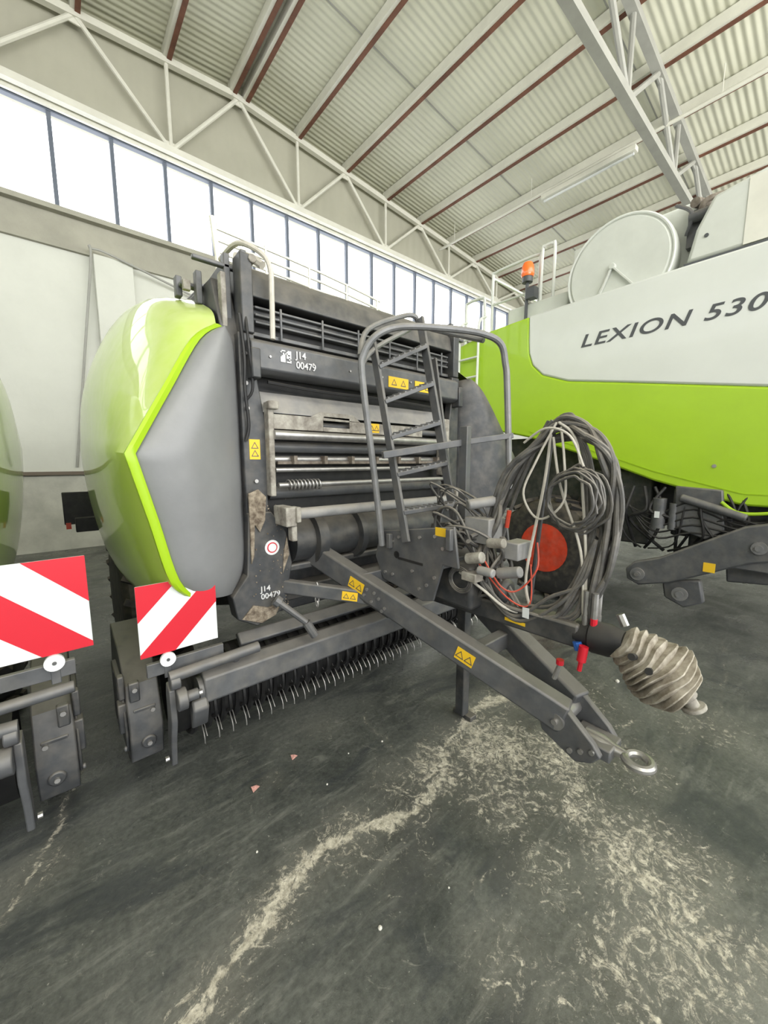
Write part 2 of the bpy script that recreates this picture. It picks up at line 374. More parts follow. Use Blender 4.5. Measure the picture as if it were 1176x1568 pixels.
# ------------------------------------------------------------------ baler
CX=1.55; CF=1.55; CP=1.62
def build_baler():
    E=empty('round_baler')
    def N(n,m,**k): return B(n,m,E,**k)
    secs=[
     [(.62,1.93,2.23),(.50,1.88,2.13),(.355,1.81,1.89),(.205,1.75,1.63),(.27,1.77,1.36),(.335,1.80,1.09),(.42,1.85,.98)],
     [(.65,2.12,2.36),(.475,2.08,2.27),(.31,2.02,1.98),(.185,1.98,1.64),(.235,2.0,1.34),(.30,2.05,1.00),(.37,2.08,.90)],
     [(.64,2.6,2.54),(.425,2.55,2.45),(.24,2.5,2.07),(.17,2.5,1.66),(.20,2.5,1.3),(.27,2.55,.93),(.34,2.55,.83)],
     [(.60,3.3,2.62),(.38,3.3,2.52),(.205,3.3,2.12),(.165,3.3,1.68),(.18,3.35,1.3),(.26,3.4,.88),(.34,3.4,.80)],
     [(.60,4.0,2.55),(.36,4.0,2.42),(.21,4.05,2.08),(.17,4.1,1.7),(.19,4.1,1.35),(.26,4.1,.96),(.36,4.1,.88)],
     [(.62,4.45,2.30),(.42,4.5,2.15),(.27,4.6,1.93),(.22,4.65,1.68),(.24,4.65,1.42),(.31,4.6,1.15),(.4,4.55,1.08)],
     [(.72,4.6,2.05),(.6,4.68,1.95),(.5,4.75,1.8),(.46,4.78,1.65),(.48,4.78,1.45),(.52,4.7,1.25),(.56,4.65,1.2)]]
    secs=[[V(q) for q in s_] for s_ in secs]
    def dens(r,k=5):
        return crom(r[:4],k)[:-1]+crom(r[3:],k)
    cols=[crom([s_[i] for s_ in secs],6) for i in range(7)]
    rows=[dens([cols[i][j] for i in range(7)]) for j in range(len(cols[0]))]
    p=N('side_fairing','lime',smooth=32)
    n=len(rows[0]); p.add([v for r in rows for v in r],[(a*n+i,a*n+i+1,(a+1)*n+i+1,(a+1)*n+i) for a in range(len(rows)-1) for i in range(n-1)])
    p.mirror(CF).done()
    fr=rows[0]
    right=dens([V(q) for q in [(.66,1.955,2.225),(.705,1.96,2.16),(.72,1.97,1.9),(.72,1.97,1.63),(.72,1.97,1.36),(.715,1.965,1.08),(.64,1.95,.93)]])
    lip=N('fairing_edge_trim','lime_edge',smooth=50)
    vs=[]
    for i in range(n):
        a=fr[i]; d=(right[i]-a).normalized()
        vs+= [a+V((-.005,.02,0)),a+V((-.004,-.004,0)), a+d*.012+V((0,-.014,0)), a+d*.036+V((0,-.012,0)), a+d*.042+V((0,.02,0))]
    lip.add(vs,[(i*5+k,i*5+k+1,(i+1)*5+k+1,(i+1)*5+k) for i in range(n-1) for k in range(4)]).done()
    for side in (0,1):
        g=N('fairing_front_panel','grey' if not side else 'dark',smooth=50)  # right panel takes the dark material to stand in for its shade
        m=15; vs=[]
        for i in range(n):
            a=fr[i]+(right[i]-fr[i]).normalized()*(.036 if not side else .0); b_=right[i]
            s_=i/(n-1)
            for k in range(m):
                t=k/(m-1); q=a.lerp(b_,t)
                q.y+=-.085*(math.sin(math.pi*t)**.8)*(math.sin(math.pi*min(1,max(0,.08+s_*.84)))**.6)
                if k==0: q.y+=.004
                vs.append(q)
            q=b_.copy(); q.y+=.12; vs.append(q)
        mm_=m+1
        g.add(vs,[(i*mm_+k,i*mm_+k+1,(i+1)*mm_+k+1,(i+1)*mm_+k) for i in range(n-1) for k in range(mm_-1)])
        if side: g.mirror(CF+.01,only=True)
        g.done()
    # --- body
    body=N('bale_chamber','dark',bevel=.01)
    prof=[(2.25,.75),(2.15,2.3),(2.2,2.55),(2.6,2.66),(3.6,2.72),(4.4,2.5),(4.85,2.0),(4.9,1.5),(4.6,.9),(4.0,.62),(2.9,.55)]
    body.prism(prof,'X',.76,2.34).done()
    N('inner_side_plates','dark',bevel=.005).prism([(1.98,.95),(1.98,2.2),(2.1,2.5),(2.6,2.52),(4.3,2.3),(4.5,1.2),(3.0,.85)],'X',.66,.75).mirror(CX).done()
    h=N('top_hood','dark',bevel=.006)
    h.prism([(2.02,2.56),(1.96,2.50),(1.94,2.40),(2.2,2.38),(2.6,2.66),(2.3,2.68)],'X',.78,2.32)
    h.box(.80,2.30,1.98,2.02,2.30,2.375).box(.74,.80,1.92,2.02,2.22,2.58).box(2.30,2.36,1.92,2.02,2.22,2.58)
    h.done()
    l=N('hood_louvres','mid',bevel=.003)
    for zz in (2.36,2.325,2.29): l.box(.82,2.28,1.955,2.0,zz-.006,zz+.006)
    l.box(.80,2.30,1.97,2.0,2.225,2.245)
    for i in range(6): l.box(.95+i*.25,.962+i*.25,1.95,1.96,2.22,2.38)
    l.done()
    N('number_plate_beam','mid',bevel=.006).prism([(1.90,2.19),(1.87,2.17),(1.87,2.05),(1.90,2.03),(1.98,2.03),(1.98,2.19)],'X',.76,2.30).done()
    text('inventory_number','J14\n00479',(.985,1.866,2.075),(math.pi/2,0,0),.12,.085,'wletter',E)
    qr=N('data_label','wletter',recalc=True)
    random.seed(2)
    for i in range(9):
        for j in range(9):
            if random.random()<.6 or (i<3 and j<3) or (i>5 and j>5): qr.box(.905+i*.0065,.9115+i*.0065,1.866,1.8695,2.095+j*.0065,2.1015+j*.0065)
    qr.done()
    N('corner_column','dark',bevel=.006).prism([(.72,2.22),(.72,1.30),(.84,1.30),(.84,1.8),(.80,2.05),(.80,2.22)],'Y',1.93,1.99).box(.755,.80,1.86,1.95,2.0,2.14).mirror(CX).done()
    b2=N('bolts','steel')
    for xx,zz in ((.745,2.12),(.745,1.98),(.775,1.5),(.745,1.86),(.8,1.4),(.79,1.33)): b2.cyl((xx,1.93,zz),(xx,1.915,zz),.010,8)
    for i in range(6): b2.cyl((.85+i*.24,1.87,2.11),(.85+i*.24,1.862,2.11),.006,6)
    b2.done()
    cbk=N('column_cables','black')
    cbk.tube([(.73,1.93,2.3),(.735,1.90,2.1),(.73,1.9,1.95),(.745,1.91,1.78),(.73,1.92,1.7)],.008,6).tube([(.76,1.93,2.3),(.75,1.88,2.15),(.765,1.89,1.96),(.74,1.91,1.9)],.007,6)
    cbk.tube([(.86,1.93,2.0),(1.2,1.92,1.985),(1.6,1.92,1.99),(2.1,1.93,1.98)],.009,6).done()
    N('tensioner_bar','tan',bevel=.006).box(.835,.865,1.88,1.94,1.42,1.90).box(.83,.885,1.86,1.90,1.86,1.90).box(2.14,2.20,1.86,1.93,1.50,1.90).done()
    N('deflector_sheet','sheet',bevel=.003).prism([(1.99,1.96),(1.93,1.85),(1.935,1.848),(2.0,1.96)],'X',.78,2.26).done()
    sp=N('slotted_plate','tan',bevel=.003)
    sp.box(.86,1.16,1.89,1.90,1.765,1.84).box(1.34,1.95,1.89,1.90,1.765,1.83).box(1.16,1.34,1.89,1.90,1.825,1.85).box(1.16,1.34,1.89,1.90,1.765,1.79)
    sp.prism([(1.08,1.84),(1.14,1.87),(1.36,1.87),(1.42,1.83)],'Y',1.89,1.90).done()
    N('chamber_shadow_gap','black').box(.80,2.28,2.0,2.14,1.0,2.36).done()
    r=N('steel_rollers','steel')
    r.cyl((.86,1.88,1.735),(2.22,1.88,1.735),.024,16)
    r.cyl((.88,1.92,1.555),(2.22,1.92,1.555),.013,12)
    r.cyl((.88,1.89,1.475),(2.22,1.89,1.475),.015,12)
    r.cyl((.88,1.96,1.61),(2.22,1.96,1.61),.02,16)
    r.done()
    N('dark_rollers','mid').cyl((.86,1.96,1.675),(2.22,1.96,1.675),.03,16).cyl((.86,1.98,1.43),(2.22,1.98,1.43),.035,16).cyl((.86,1.95,1.80),(2.22,1.95,1.80),.02,12).done()
    fb=N('rust_bars','rust'); fb.box(.9,2.2,1.93,1.96,1.585,1.60); 
    for i in range(7): fb.box(.98+i*.19,1.0+i*.19,1.90,1.95,1.585,1.63)
    fb.done()
    sprg=N('coil_spring','steel')
    pts=[(.93+i*.0022,1.89+.026*math.cos(i*.62),1.475+.026*math.sin(i*.62)) for i in range(90)]
    sprg.tube(pts,.005,6,1).done()
    N('crossbar_tube','sheet').cyl((.92,1.80,1.33),(2.22,1.80,1.33),.03,18).done()
    N('crossbar_brackets','tan',bevel=.006).box(.86,.92,1.77,1.92,1.27,1.37).box(.91,.935,1.75,1.82,1.29,1.37).box(2.2,2.24,1.78,1.94,1.27,1.39).box(.895,.925,1.78,1.83,1.19,1.27).done()
    lp=N('lower_side_plate','dark',bevel=.006)
    lp.prism([(.72,1.34),(.84,1.34),(.92,1.22),(.95,1.05),(.90,.80),(.74,.74),(.64,.80),(.62,.92),(.70,1.02)],'Y',1.90,2.0).mirror(CX).done()
    md=N('mud_splash','mud',bevel=.008); md.prism([(.72,1.44),(.77,1.46),(.81,1.42),(.80,1.30),(.77,1.24),(.745,1.28),(.735,1.12),(.72,1.08)],'Y',1.888,1.90).prism([(.66,.80),(.76,.755),(.84,.78),(.88,.85),(.80,.83),(.72,.86)],'Y',1.89,1.90)
    md.prism([(.89,1.0),(.93,1.10),(.92,1.2),(.90,1.12)],'Y',1.893,1.90).box(.9,1.3,1.955,1.965,.985,1.015)
    random.seed(9)
    for i in range(70):
        xx=random.uniform(.72,.92); zz=random.uniform(.8,1.4); s_=random.uniform(.003,.009); md.box(xx,xx+s_,1.895,1.899,zz,zz+s_)
    md.done()
    N('round_sticker','whiterefl').cyl((.835,1.899,1.15),(.835,1.895,1.15),.04,24).done()
    N('round_sticker_print','redrefl').cyl((.835,1.895,1.15),(.835,1.8935,1.15),.028,24).done()
    N('round_sticker_core','whiterefl').cyl((.835,1.8935,1.15),(.835,1.892,1.15),.022,24).done()
    text('side_number','J14\n00479',(.76,1.897,.88),(math.pi/2,0,0),.11,.07,'wletter',E)
    yl=N('warning_labels','yellow'); yk=N('warning_label_print','letter')
    def ylab(x,y,z,w_,h_):
        yl.box(x,x+w_,y-.002,y,z,z+h_); 
        a=min(w_,h_)*.36; 
        for cxx,czz in (((x+w_*.27),(z+h_*.5)),((x+w_*.73),(z+h_*.5))) if w_>h_ else (((x+w_*.5),(z+h_*.3)),((x+w_*.5),(z+h_*.7))):
            yk.add([(cxx-a,y-.0035,czz-a*.8),(cxx+a,y-.0035,czz-a*.8),(cxx,y-.0035,czz+a*.9),(cxx-a*.7,y-.0036,czz-a*.6),(cxx+a*.7,y-.0036,czz-a*.6),(cxx,y-.0036,czz+a*.6)],[(0,1,4,3),(1,2,5,4),(2,0,3,5)])
    ylab(.75,1.93,1.61,.055,.10); ylab(1.62,1.868,2.06,.17,.065); ylab(1.48,1.888,1.775,.08,.055); ylab(1.85,1.868,2.06,.16,.065)
    N('feed_rotor','dark').cyl((.98,2.02,1.15),(2.1,2.02,1.15),.13,24).cyl((1.1,2.0,1.15),(1.16,2.0,1.15),.16,24).cyl((1.4,2.0,1.15),(1.44,2.0,1.15),.16,24).done()
    N('lower_chassis','dark',bevel=.01).box(.8,2.3,2.1,2.6,.7,1.3).box(.85,2.25,1.95,2.12,.98,1.02).box(.9,2.2,1.98,2.1,.80,.88).done()
    tb=N('top_brackets','mid',bevel=.005)
    for xx,yy,z0,z1 in ((.70,2.02,2.20,2.60),(.76,1.96,2.35,2.61),(.62,2.2,2.4,2.56),(.55,2.3,2.45,2.55)): tb.box(xx,xx+.03,yy,yy+.05,z0,z1)
    tb.box(.56,.80,2.02,2.05,2.53,2.55).box(.56,.78,2.25,2.3,2.49,2.51)
    tb.mirror(CX).done()
    N('top_bracket_dirt','tan',bevel=.004).box(.675,.70,2.0,2.05,2.25,2.50).cyl((.80,1.95,2.56),(.80,1.91,2.56),.02,10).box(.565,.60,2.22,2.25,2.46,2.51).done()
    N('white_drain_hose','whitehose').tube([(.78,2.3,2.69),(.80,2.1,2.70),(.86,1.97,2.63),(.89,1.92,2.55),(.885,1.9,2.40),(.875,1.885,2.2)],.013,8).done()
    N('net_wrap','whitehose').tube([(.80,2.14,2.65),(.86,2.08,2.64),(.90,2.03,2.60)],.022,8).done()
    rl=N('top_guard_rail','trusspaint')
    for i,zz in enumerate((3.33,3.25,3.17,3.09)):
        rl.tube([(1.06,3.2,zz),(2.0,3.2,zz-.05),(2.66,3.2,zz-.12)],.011,6,3)
    for xx in (1.06,1.45,1.85,2.25,2.62): rl.cyl((xx,3.2,2.64),(xx,3.2,3.37-(xx-1.06)*.09),.012,6)
    rl.cyl((1.04,3.2,3.4),(1.12,3.2,2.62),.022,8); rl.done()
    for sx in (0,1):
        def mx(x): return x if not sx else 2*CX-x
        ty=N('tyre','tyre',smooth=30); cy,cz=3.45,.56
        ty.rev((mx(.27),cy,cz),(mx(.68),cy,cz),[(0,.30),(.0,.46),(.08,.52),(.2,.54),(.8,.54),(.92,.52),(1,.46),(1,.30)],40)
        for i in range(22):
            an=2*math.pi*i/22
            for s_ in (0,1):
                M4=Matrix.Translation((mx(.475),cy,cz))@Matrix.Rotation(an+s_*.14,4,'X')@Matrix.Translation((.1*(1 if s_ else -1),0,.545))@Matrix.Rotation(.5*(1 if s_ else -1),4,'Z')
                ty.box(-.12,.12,-.02,.02,-.025,.025,M4)
        ty.done()
        N('rim','mid').rev((mx(.34),cy,cz),(mx(.64),cy,cz),[(0,.30),(.1,.27),(.3,.26),(.32,.05),(.7,.05),(.7,.27),(1,.3)],24).done()
    N('axle','dark').cyl((.6,3.45,.56),(2.5,3.45,.56),.06,12).box(.78,.95,3.3,3.6,.5,1.0).box(2.15,2.32,3.3,3.6,.5,1.0).done()
    # --- pickup
    N('pickup_wind_guard','mid',bevel=.008).prism([(1.86,.63),(1.80,.60),(1.79,.49),(1.85,.455),(1.92,.47),(1.94,.60)],'X',.44,2.8).prism([(1.98,.70),(1.93,.65),(1.96,.62),(2.02,.68)],'X',.66,2.58).done()
    N('pickup_tubes','mid').cyl((.30,1.80,.665),(.70,1.80,.68),.026,14).cyl((.42,1.86,.53),(2.82,1.86,.53),.06,20).cyl((.56,1.80,.68),(.66,1.92,.55),.018,10).cyl((2.94,1.80,.665),(2.54,1.80,.68),.026,14).done()
    wr=N('pickup_strippers','black'); ti=N('pickup_tines','steel')
    for i in range(35):
        xx=.42+i*.07
        arc=[(xx,2.12+.20*math.sin(a),.40+.20*math.cos(a)) for a in [math.radians(q) for q in range(-10,-200,-19)]]
        wr.tube(arc,.016,6,2)
        ti.tube([(xx+.035,2.02,.32),(xx+.035,1.93,.25),(xx+.035,1.92,.20)],.003,5,3)
        ti.tube([(xx+.035,1.98,.36),(xx+.035,1.90,.30),(xx+.035,1.87,.27)],.0022,5,3)
        wr.tube([(xx,1.84,.49),(xx,1.83,.43),(xx+.01,1.86,.37),(xx+.01,1.92,.33)],.009,5,3)
    wr.cyl((.34,2.12,.40),(2.9,2.12,.40),.185,20)
    wr.done();ti.done()
    e=N('pickup_end_housing','dark',bevel=.012)
    e.prism([(1.93,.25),(1.90,.42),(1.97,.60),(2.12,.70),(2.45,.74),(2.55,.5),(2.35,.24),(2.1,.20)],'X',.15,.28)
    e.box(.12,.155,1.97,2.03,.38,.52).box(.13,.155,2.1,2.3,.3,.6).box(.125,.15,1.95,1.99,.55,.66)
    e.prism([(1.95,.3),(1.93,.4),(2.0,.55),(2.3,.6),(2.3,.3)],'X',.138,.15)
    e.box(.17,.26,1.925,1.94,.42,.50).box(.16,.20,1.90,1.93,.55,.64).cyl((.22,1.93,.34),(.22,1.90,.34),.03,12)
    e.mirror(CP).done()
    ar=N('pickup_side_arm','mid',bevel=.006)
    ar.prism([(1.86,.62),(1.80,.60),(1.79,.45),(1.84,.32),(1.86,.20),(1.92,.19),(1.91,.32),(1.88,.45),(1.88,.56)],'X',.295,.32)
    ar.cyl((.32,1.79,.555),(.36,1.79,.555),.05,16).cyl((.36,1.79,.555),(.41,1.79,.555),.025,12).cyl((.30,1.80,.64),(.34,1.80,.64),.035,14)
    for (yy,zz) in ((1.95,.32),(2.0,.50),(2.2,.58),(2.2,.32)): ar.cyl((.14,yy,zz),(.128,yy,zz),.012,8)
    ar.mirror(CP).done()
    ab=N('arm_bolts','steel').cyl((.41,1.79,.555),(.425,1.79,.555),.014,8).cyl((.285,1.86,.25),(.27,1.86,.25),.012,8)
    for q in ((.22,1.90,.34),(.245,1.925,.48),(.185,1.925,.44),(.18,1.90,.61)): ab.cyl(q,(q[0],q[1]-.012,q[2]),.010,8)
    ab.mirror(CP).done()
    N('skid_plate','mid',bevel=.01).prism([(1.80,.52),(1.77,.48),(1.81,.38),(1.84,.36),(1.84,.50)],'X',.38,.45).mirror(CP).done()
    N('gauge_wheel','tyre').rev((.17,2.35,.17),(.28,2.35,.17),[(0,.08),(0,.15),(.2,.17),(.8,.17),(1,.15),(1,.08)],24).mirror(CP).done()
    for (bx,nm,bz,s_) in ((.205,'l',.77,.315),(2.815,'r',.885,.36)):
        yb=1.83; px='' if nm=='l' else 'outer_'
        N(px+'warning_board','whiterefl',bevel=.002).box(bx,bx+s_,yb,yb+.006,bz,bz+s_).done()
        rd=N(px+'warning_board_stripes','redrefl')
        def clip(k0,k1,bx=bx,bz=bz,s_=s_,flip=(nm=='r')):
            sq=[(0,0),(1,0),(1,1),(0,1)]
            def cl(poly,fn):
                o=[]
                for i in range(len(poly)):
                    a=poly[i];b_=poly[(i+1)%len(poly)];fa=fn(a);fb_=fn(b_)
                    if fa>=0:o.append(a)
                    if (fa>=0)!=(fb_>=0):
                        t=fa/(fa-fb_);o.append((a[0]+(b_[0]-a[0])*t,a[1]+(b_[1]-a[1])*t))
                return o
            f1=(lambda p_:(p_[0]+(1-p_[1]))-k0); f2=(lambda p_:k1-(p_[0]+(1-p_[1])))
            if flip: f1=(lambda p_:((1-p_[0])+(1-p_[1]))-k0); f2=(lambda p_:k1-((1-p_[0])+(1-p_[1])))
            po=cl(cl(sq,f1),f2)
            if len(po)>2: rd.prism([(bx+u*s_,bz+v*s_) for u,v in po],'Y',yb-.0015,yb)
        clip(0,.50); clip(.95,1.42)
        rd.done()
        rx_=bx+.10 if nm=='l' else bx+.24
        N(px+'round_reflector','whiterefl').cyl((rx_,yb+.002,bz-.03),(rx_,yb-.012,bz-.03),.031,20).done()
        N(px+'reflector_screw','mid').cyl((rx_,yb-.012,bz-.03),(rx_,yb-.015,bz-.03),.007,10).done()
        bb=N(px+'board_bracket','mid',bevel=.003).box(rx_-.015,rx_+.015,yb+.006,yb+.02,bz-.12,bz+.2)
        if nm=='l': bb.box(rx_-.08,rx_+.24,yb+.008,yb+.03,bz-.10,bz-.04)
        else: bb.box(rx_-.30,rx_+.06,yb+.008,yb+.03,bz-.10,bz-.04).box(rx_-.28,rx_-.25,yb+.008,yb+.03,bz-.22,bz-.04).cyl((rx_-.3,yb-.01,bz-.15),(rx_+.05,yb-.01,bz-.14),.022,12)
        bb.done()
    # --- drawbar
    for sx in (0,1):
        def mx(x): return x if not sx else 2*CX-x
        N('drawbar_beam','mid',bevel=.01).beam((mx(1.08),2.15,1.13),(mx(1.49),.62,.575),.085,.125).done()
        N('drawbar_brace','mid',bevel=.008).beam((mx(.90),1.93,.92),(mx(1.27),1.55,.865),.05,.075).done()
    jp=N('drawbar_joint_plate','dark',bevel=.005)
    d=(V((1.49,.62,.575))-V((1.08,2.15,1.13))).normalized()
    c0=V((1.27,1.52,.885)); u=d; wv=V((0,0,1))
    def pl(c,pts,off,th,bb):
        side=u.cross(wv).normalized()
        vs=[]
        for t_ in (off,off+th):
            for a,b_ in pts: vs.append(c+u*a+wv*b_+side*t_)
        nn=len(pts); bb.add(vs,[tuple(range(nn))[::-1],tuple(range(nn,2*nn))]+[(i,(i+1)%nn,(i+1)%nn+nn,i+nn) for i in range(nn)])
        return side
    sd=u.cross(wv).normalized()
    sgn=1 if sd.x<0 else -1
    pl(c0,[(-.12,.0),(-.06,.07),(.08,.05),(.14,-.02),(.08,-.06),(-.08,-.06)],sgn*.045,sgn*.012,jp)
    jp.done()
    bo=N('joint_bolts','steel')
    for a,b_ in ((-.05,.03),(-.02,-.02),(.03,.02),(.07,-.01),(.0,.035),(.05,-.035),(-.07,-.01)):
        q=c0+u*a+wv*b_+sd*(sgn*.057); bo.cyl(q,q+sd*(sgn*.012),.009,8)
    bo.done()
    def blab(t,w_,h_):
        c=V((1.08,2.15,1.13)).lerp(V((1.49,.62,.575)),t)+sd*(sgn*.0445)
        up=sd.cross(u)*1.0
        if up.z<0: up=-up
        vs=[c+u*a*w_+up*b_*h_ for a,b_ in ((-.5,-.5),(.5,-.5),(.5,.5),(-.5,.5))]
        vs2=[q+sd*(sgn*.002) for q in vs]
        yl.add(vs+vs2,[(0,1,2,3),(4,7,6,5),(0,4,5,1),(1,5,6,2),(2,6,7,3),(3,7,4,0)])
        for o in (-.25,.25):
            cc=c+u*(o*w_)+sd*(sgn*.0035); a=h_*.36
            T=[cc-u*a-up*a*.8,cc+u*a-up*a*.8,cc+up*a*.9]; I=[cc-u*a*.7-up*a*.6,cc+u*a*.7-up*a*.6,cc+up*a*.6]
            yk.add(T+I,[(0,1,4,3),(1,2,5,4),(2,0,3,5)])
    blab(.34,.10,.06); blab(.735,.09,.06)
    b0_=V((.90,1.93,.92)); b1_=V((1.27,1.55,.865)); bu=(b1_-b0_).normalized(); bn=bu.cross(V((0,0,1))).normalized()
    if bn.y>0: bn=-bn
    bup=bn.cross(bu); 
    if bup.z<0: bup=-bup
    cc0=b0_.lerp(b1_,.72)+bn*.0265
    vs=[cc0+bu*a*.085+bup*b_*.048 for a,b_ in ((-.5,-.5),(.5,-.5),(.5,.5),(-.5,.5))]; vs2=[q+bn*.002 for q in vs]
    yl.add(vs+vs2,[(0,1,2,3),(4,7,6,5),(0,4,5,1),(1,5,6,2),(2,6,7,3),(3,7,4,0)])
    for o in (-.22,.22):
        cc=cc0+bu*(o*.085)+bn*.0035; a=.017
        T=[cc-bu*a-bup*a*.8,cc+bu*a-bup*a*.8,cc+bup*a*.9]; I=[cc-bu*a*.7-bup*a*.6,cc+bu*a*.7-bup*a*.6,cc+bup*a*.6]
        yk.add(T+I,[(0,1,4,3),(1,2,5,4),(2,0,3,5)])
    yl.box(1.333,1.335,1.10,1.20,1.255,1.295)
    yl.done(); yk.done()
    hk=N('hitch_head','mid',bevel=.006)
    for xx in (1.455,1.61): hk.prism([(.76,.65),(.70,.49),(.56,.43),(.50,.46),(.47,.50),(.50,.54),(.62,.64)],'X',xx,xx+.03)
    hk.box(1.49,1.61,.45,.60,.47,.52); hk.done()
    pv=N('hitch_pivot','steel').cyl((1.44,.64,.565),(1.66,.64,.565),.034,20).cyl((1.43,.64,.565),(1.67,.64,.565),.012,12)
    for a,b_ in ((.54,.49),(.50,.51),(.58,.47)): pv.cyl((1.445,a,b_),(1.65,a,b_),.010,10)
    pv.done()
    ring=[(1.55+.042*math.cos(a),.375+.042*math.sin(a),.50) for a in [i*math.pi/12 for i in range(24)]]
    N('towing_eye','steel').tube(ring,.016,10,1,True).rev((1.55,.56,.50),(1.55,.412,.50),[(0,.036),(.45,.034),(.7,.022),(1,.018)],14).done()
    N('drawbar_crossmember','mid',bevel=.006).box(1.2,1.9,1.60,1.68,.92,1.0).box(1.38,1.72,1.0,1.06,.66,.74).done()
    mp=N('gearbox_carrier_plate','mid',bevel=.005)
    poly=[(1.61,1.22),(1.09,1.31),(1.06,1.12),(1.15,1.12),(1.21,.93),(1.28,.91),(1.58,.955),(1.65,1.07)]
    mp.prism(poly,'X',1.335,1.35).prism(poly,'X',1.75,1.765).box(1.34,1.76,1.15,1.5,1.10,1.14)
    mp.box(1.31,1.336,1.50,1.53,1.14,1.22).box(1.31,1.336,1.09,1.12,1.2,1.3).done()
    bo=N('carrier_bolts','steel')
    for a,b_ in ((1.5,1.18),(1.45,1.21),(1.3,1.23),(1.2,1.25),(1.15,1.2),(1.25,1.0),(1.3,.97),(1.5,1.0),(1.56,1.0),(1.35,1.05),(1.2,1.05)): bo.cyl((1.335,a,b_),(1.327,a,b_),.009,8)
    bo.done()
    N('plate_slot','black').box(1.3325,1.335,1.28,1.46,1.09,1.103).cyl((1.3325,1.47,1.112),(1.335,1.47,1.112),.02,12).done()
    gb=N('gearbox','dark',bevel=.02); gb.box(1.42,1.68,1.05,1.30,.90,1.12).cyl((1.55,1.05,1.0),(1.55,.93,1.0),.06,16).done()
    N('valve_blocks','sheet',bevel=.006).box(1.47,1.60,1.0,1.14,1.22,1.34).box(1.52,1.64,.88,.96,1.16,1.24).cyl((1.48,.95,1.10),(1.48,.84,1.13),.025,12).cyl((1.4,1.0,1.12),(1.4,.92,1.12),.02,12).cyl((1.58,1.02,1.42),(1.44,1.1,1.40),.025,12).done()
    N('valve_caps','tan',bevel=.004).cyl((1.40,1.06,1.16),(1.40,.98,1.18),.026,12).cyl((1.44,.98,1.24),(1.44,.90,1.25),.022,12).box(1.38,1.44,1.0,1.08,1.06,1.10).done()
    N('red_valve_handle','red').cyl((1.55,.96,1.30),(1.55,.95,1.38),.010,8).done()
    gh=N('guard_hoop','hoop')
    gh.tube([(1.31,1.56,1.15),(1.27,1.57,1.5),(1.20,1.58,2.0),(1.20,1.57,2.12),(1.25,1.53,2.21),(1.36,1.48,2.26),(1.55,1.38,2.27),(1.74,1.28,2.26),(1.85,1.23,2.22),(1.89,1.22,2.12),(1.90,1.21,2.0),(1.90,1.17,1.45)],.0175,10,6)
    gh.tube([(1.20,1.60,2.12),(1.30,1.66,2.28),(1.62,1.74,2.44),(1.72,1.74,2.46),(1.76,1.70,2.40),(1.80,1.30,2.24)],.014,8,5)
    gh.tube([(1.20,1.60,2.06),(1.36,1.68,2.2),(1.68,1.74,2.38)],.013,8,4)
    gh.done()
    ld=N('access_ladder','mid',bevel=.003)
    a0,a1=V((1.30,1.36,1.20)),V((1.36,1.70,2.24)); b0,b1=V((1.60,1.28,1.20)),V((1.68,1.66,2.42))
    ld.beam(a0,a1,.018,.045,(0,1,0)); ld.beam(b0,b1,.018,.05,(0,1,0))
    for t_ in (.14,.32,.5,.68,.86):
        p_=a0.lerp(a1,t_); q_=b0.lerp(b1,t_); ld.beam(p_,q_,.06,.022)
    ld.beam((1.22,1.45,1.63),(1.66,1.30,1.70),.03,.035); ld.beam((1.66,1.30,1.70),(1.92,1.18,1.74),.03,.03)
    ld.beam((1.70,1.40,1.30),(1.76,1.62,2.2),.015,.04,(0,1,0))
    ld.box(1.63,1.665,1.26,1.31,1.1,1.78).done()
    tr=N('ladder_treads','hoop')
    for t_ in (.14,.32,.5,.68,.86):
        p_=a0.lerp(a1,t_); q_=b0.lerp(b1,t_)
        for k in range(9):
            c=p_.lerp(q_,(k+.5)/9)+V((0,-.0,.014)); tr.box(c.x-.007,c.x+.007,c.y-.028,c.y+.028,c.z-.004,c.z+.004)
    tr.done()
    N('pto_guard_tube','dark',bevel=.01).beam((1.55,1.40,.89),(1.55,.60,.915),.095,.095).done()
    N('pto_label','yellow').box(1.500,1.502,.82,.92,.885,.90).done()
    N('pto_joint','black').rev((1.55,.62,.915),(1.55,.45,.93),[(0,.05),(.3,.05),(.35,.062),(.7,.062),(1,.045)],16).done()
    bl=N('pto_bellows','bellow',smooth=18)
    prof=[]; nb=10
    for i in range(nb):
        r0=.062+.050*math.sin(math.pi*((i+.8)/(nb+1.6))**1.2)
        prof+=[(i/nb,r0*.84),((i+.42)/nb,r0*1.07),((i+.58)/nb,r0*1.07)]
    prof+=[(1,.06),(1.0,.03)]
    bl.rev((1.55,.47,.945),(1.60,.27,.80),prof,30)
    ax0=V((1.55,.47,.945)); axd=(V((1.60,.27,.80))-ax0); 
    nv=[]
    for q in bl.v:
        q=V(q); t_=(q-ax0).dot(axd)/axd.length_squared; c_=ax0+axd*t_; r_=q-c_
        nn_=noise.noise(q*14)
        nv.append(tuple(c_+r_*(1+.14*nn_)+axd*(.09*noise.noise(q*9+V((5,0,0))))))
    bl.v=nv; bl.done()
    bwn=N('bellow_windows','black')
    for k in (.35,.6):
        c_=ax0+axd*k; bwn.rev(c_+V((-.085,.0,.03)),c_+V((-.115,.0,.04)),[(0,.012),(1,.012)],12)
    bwn.done()
    yk2=N('pto_yoke','tan',bevel=.003); yk2.cyl((1.598,.285,.81),(1.605,.262,.785),.035,14).cyl((1.605,.262,.785),(1.612,.245,.755),.022,12)
    yk2.cyl((1.612,.248,.762),(1.614,.242,.750),.038,16); yk2.done()
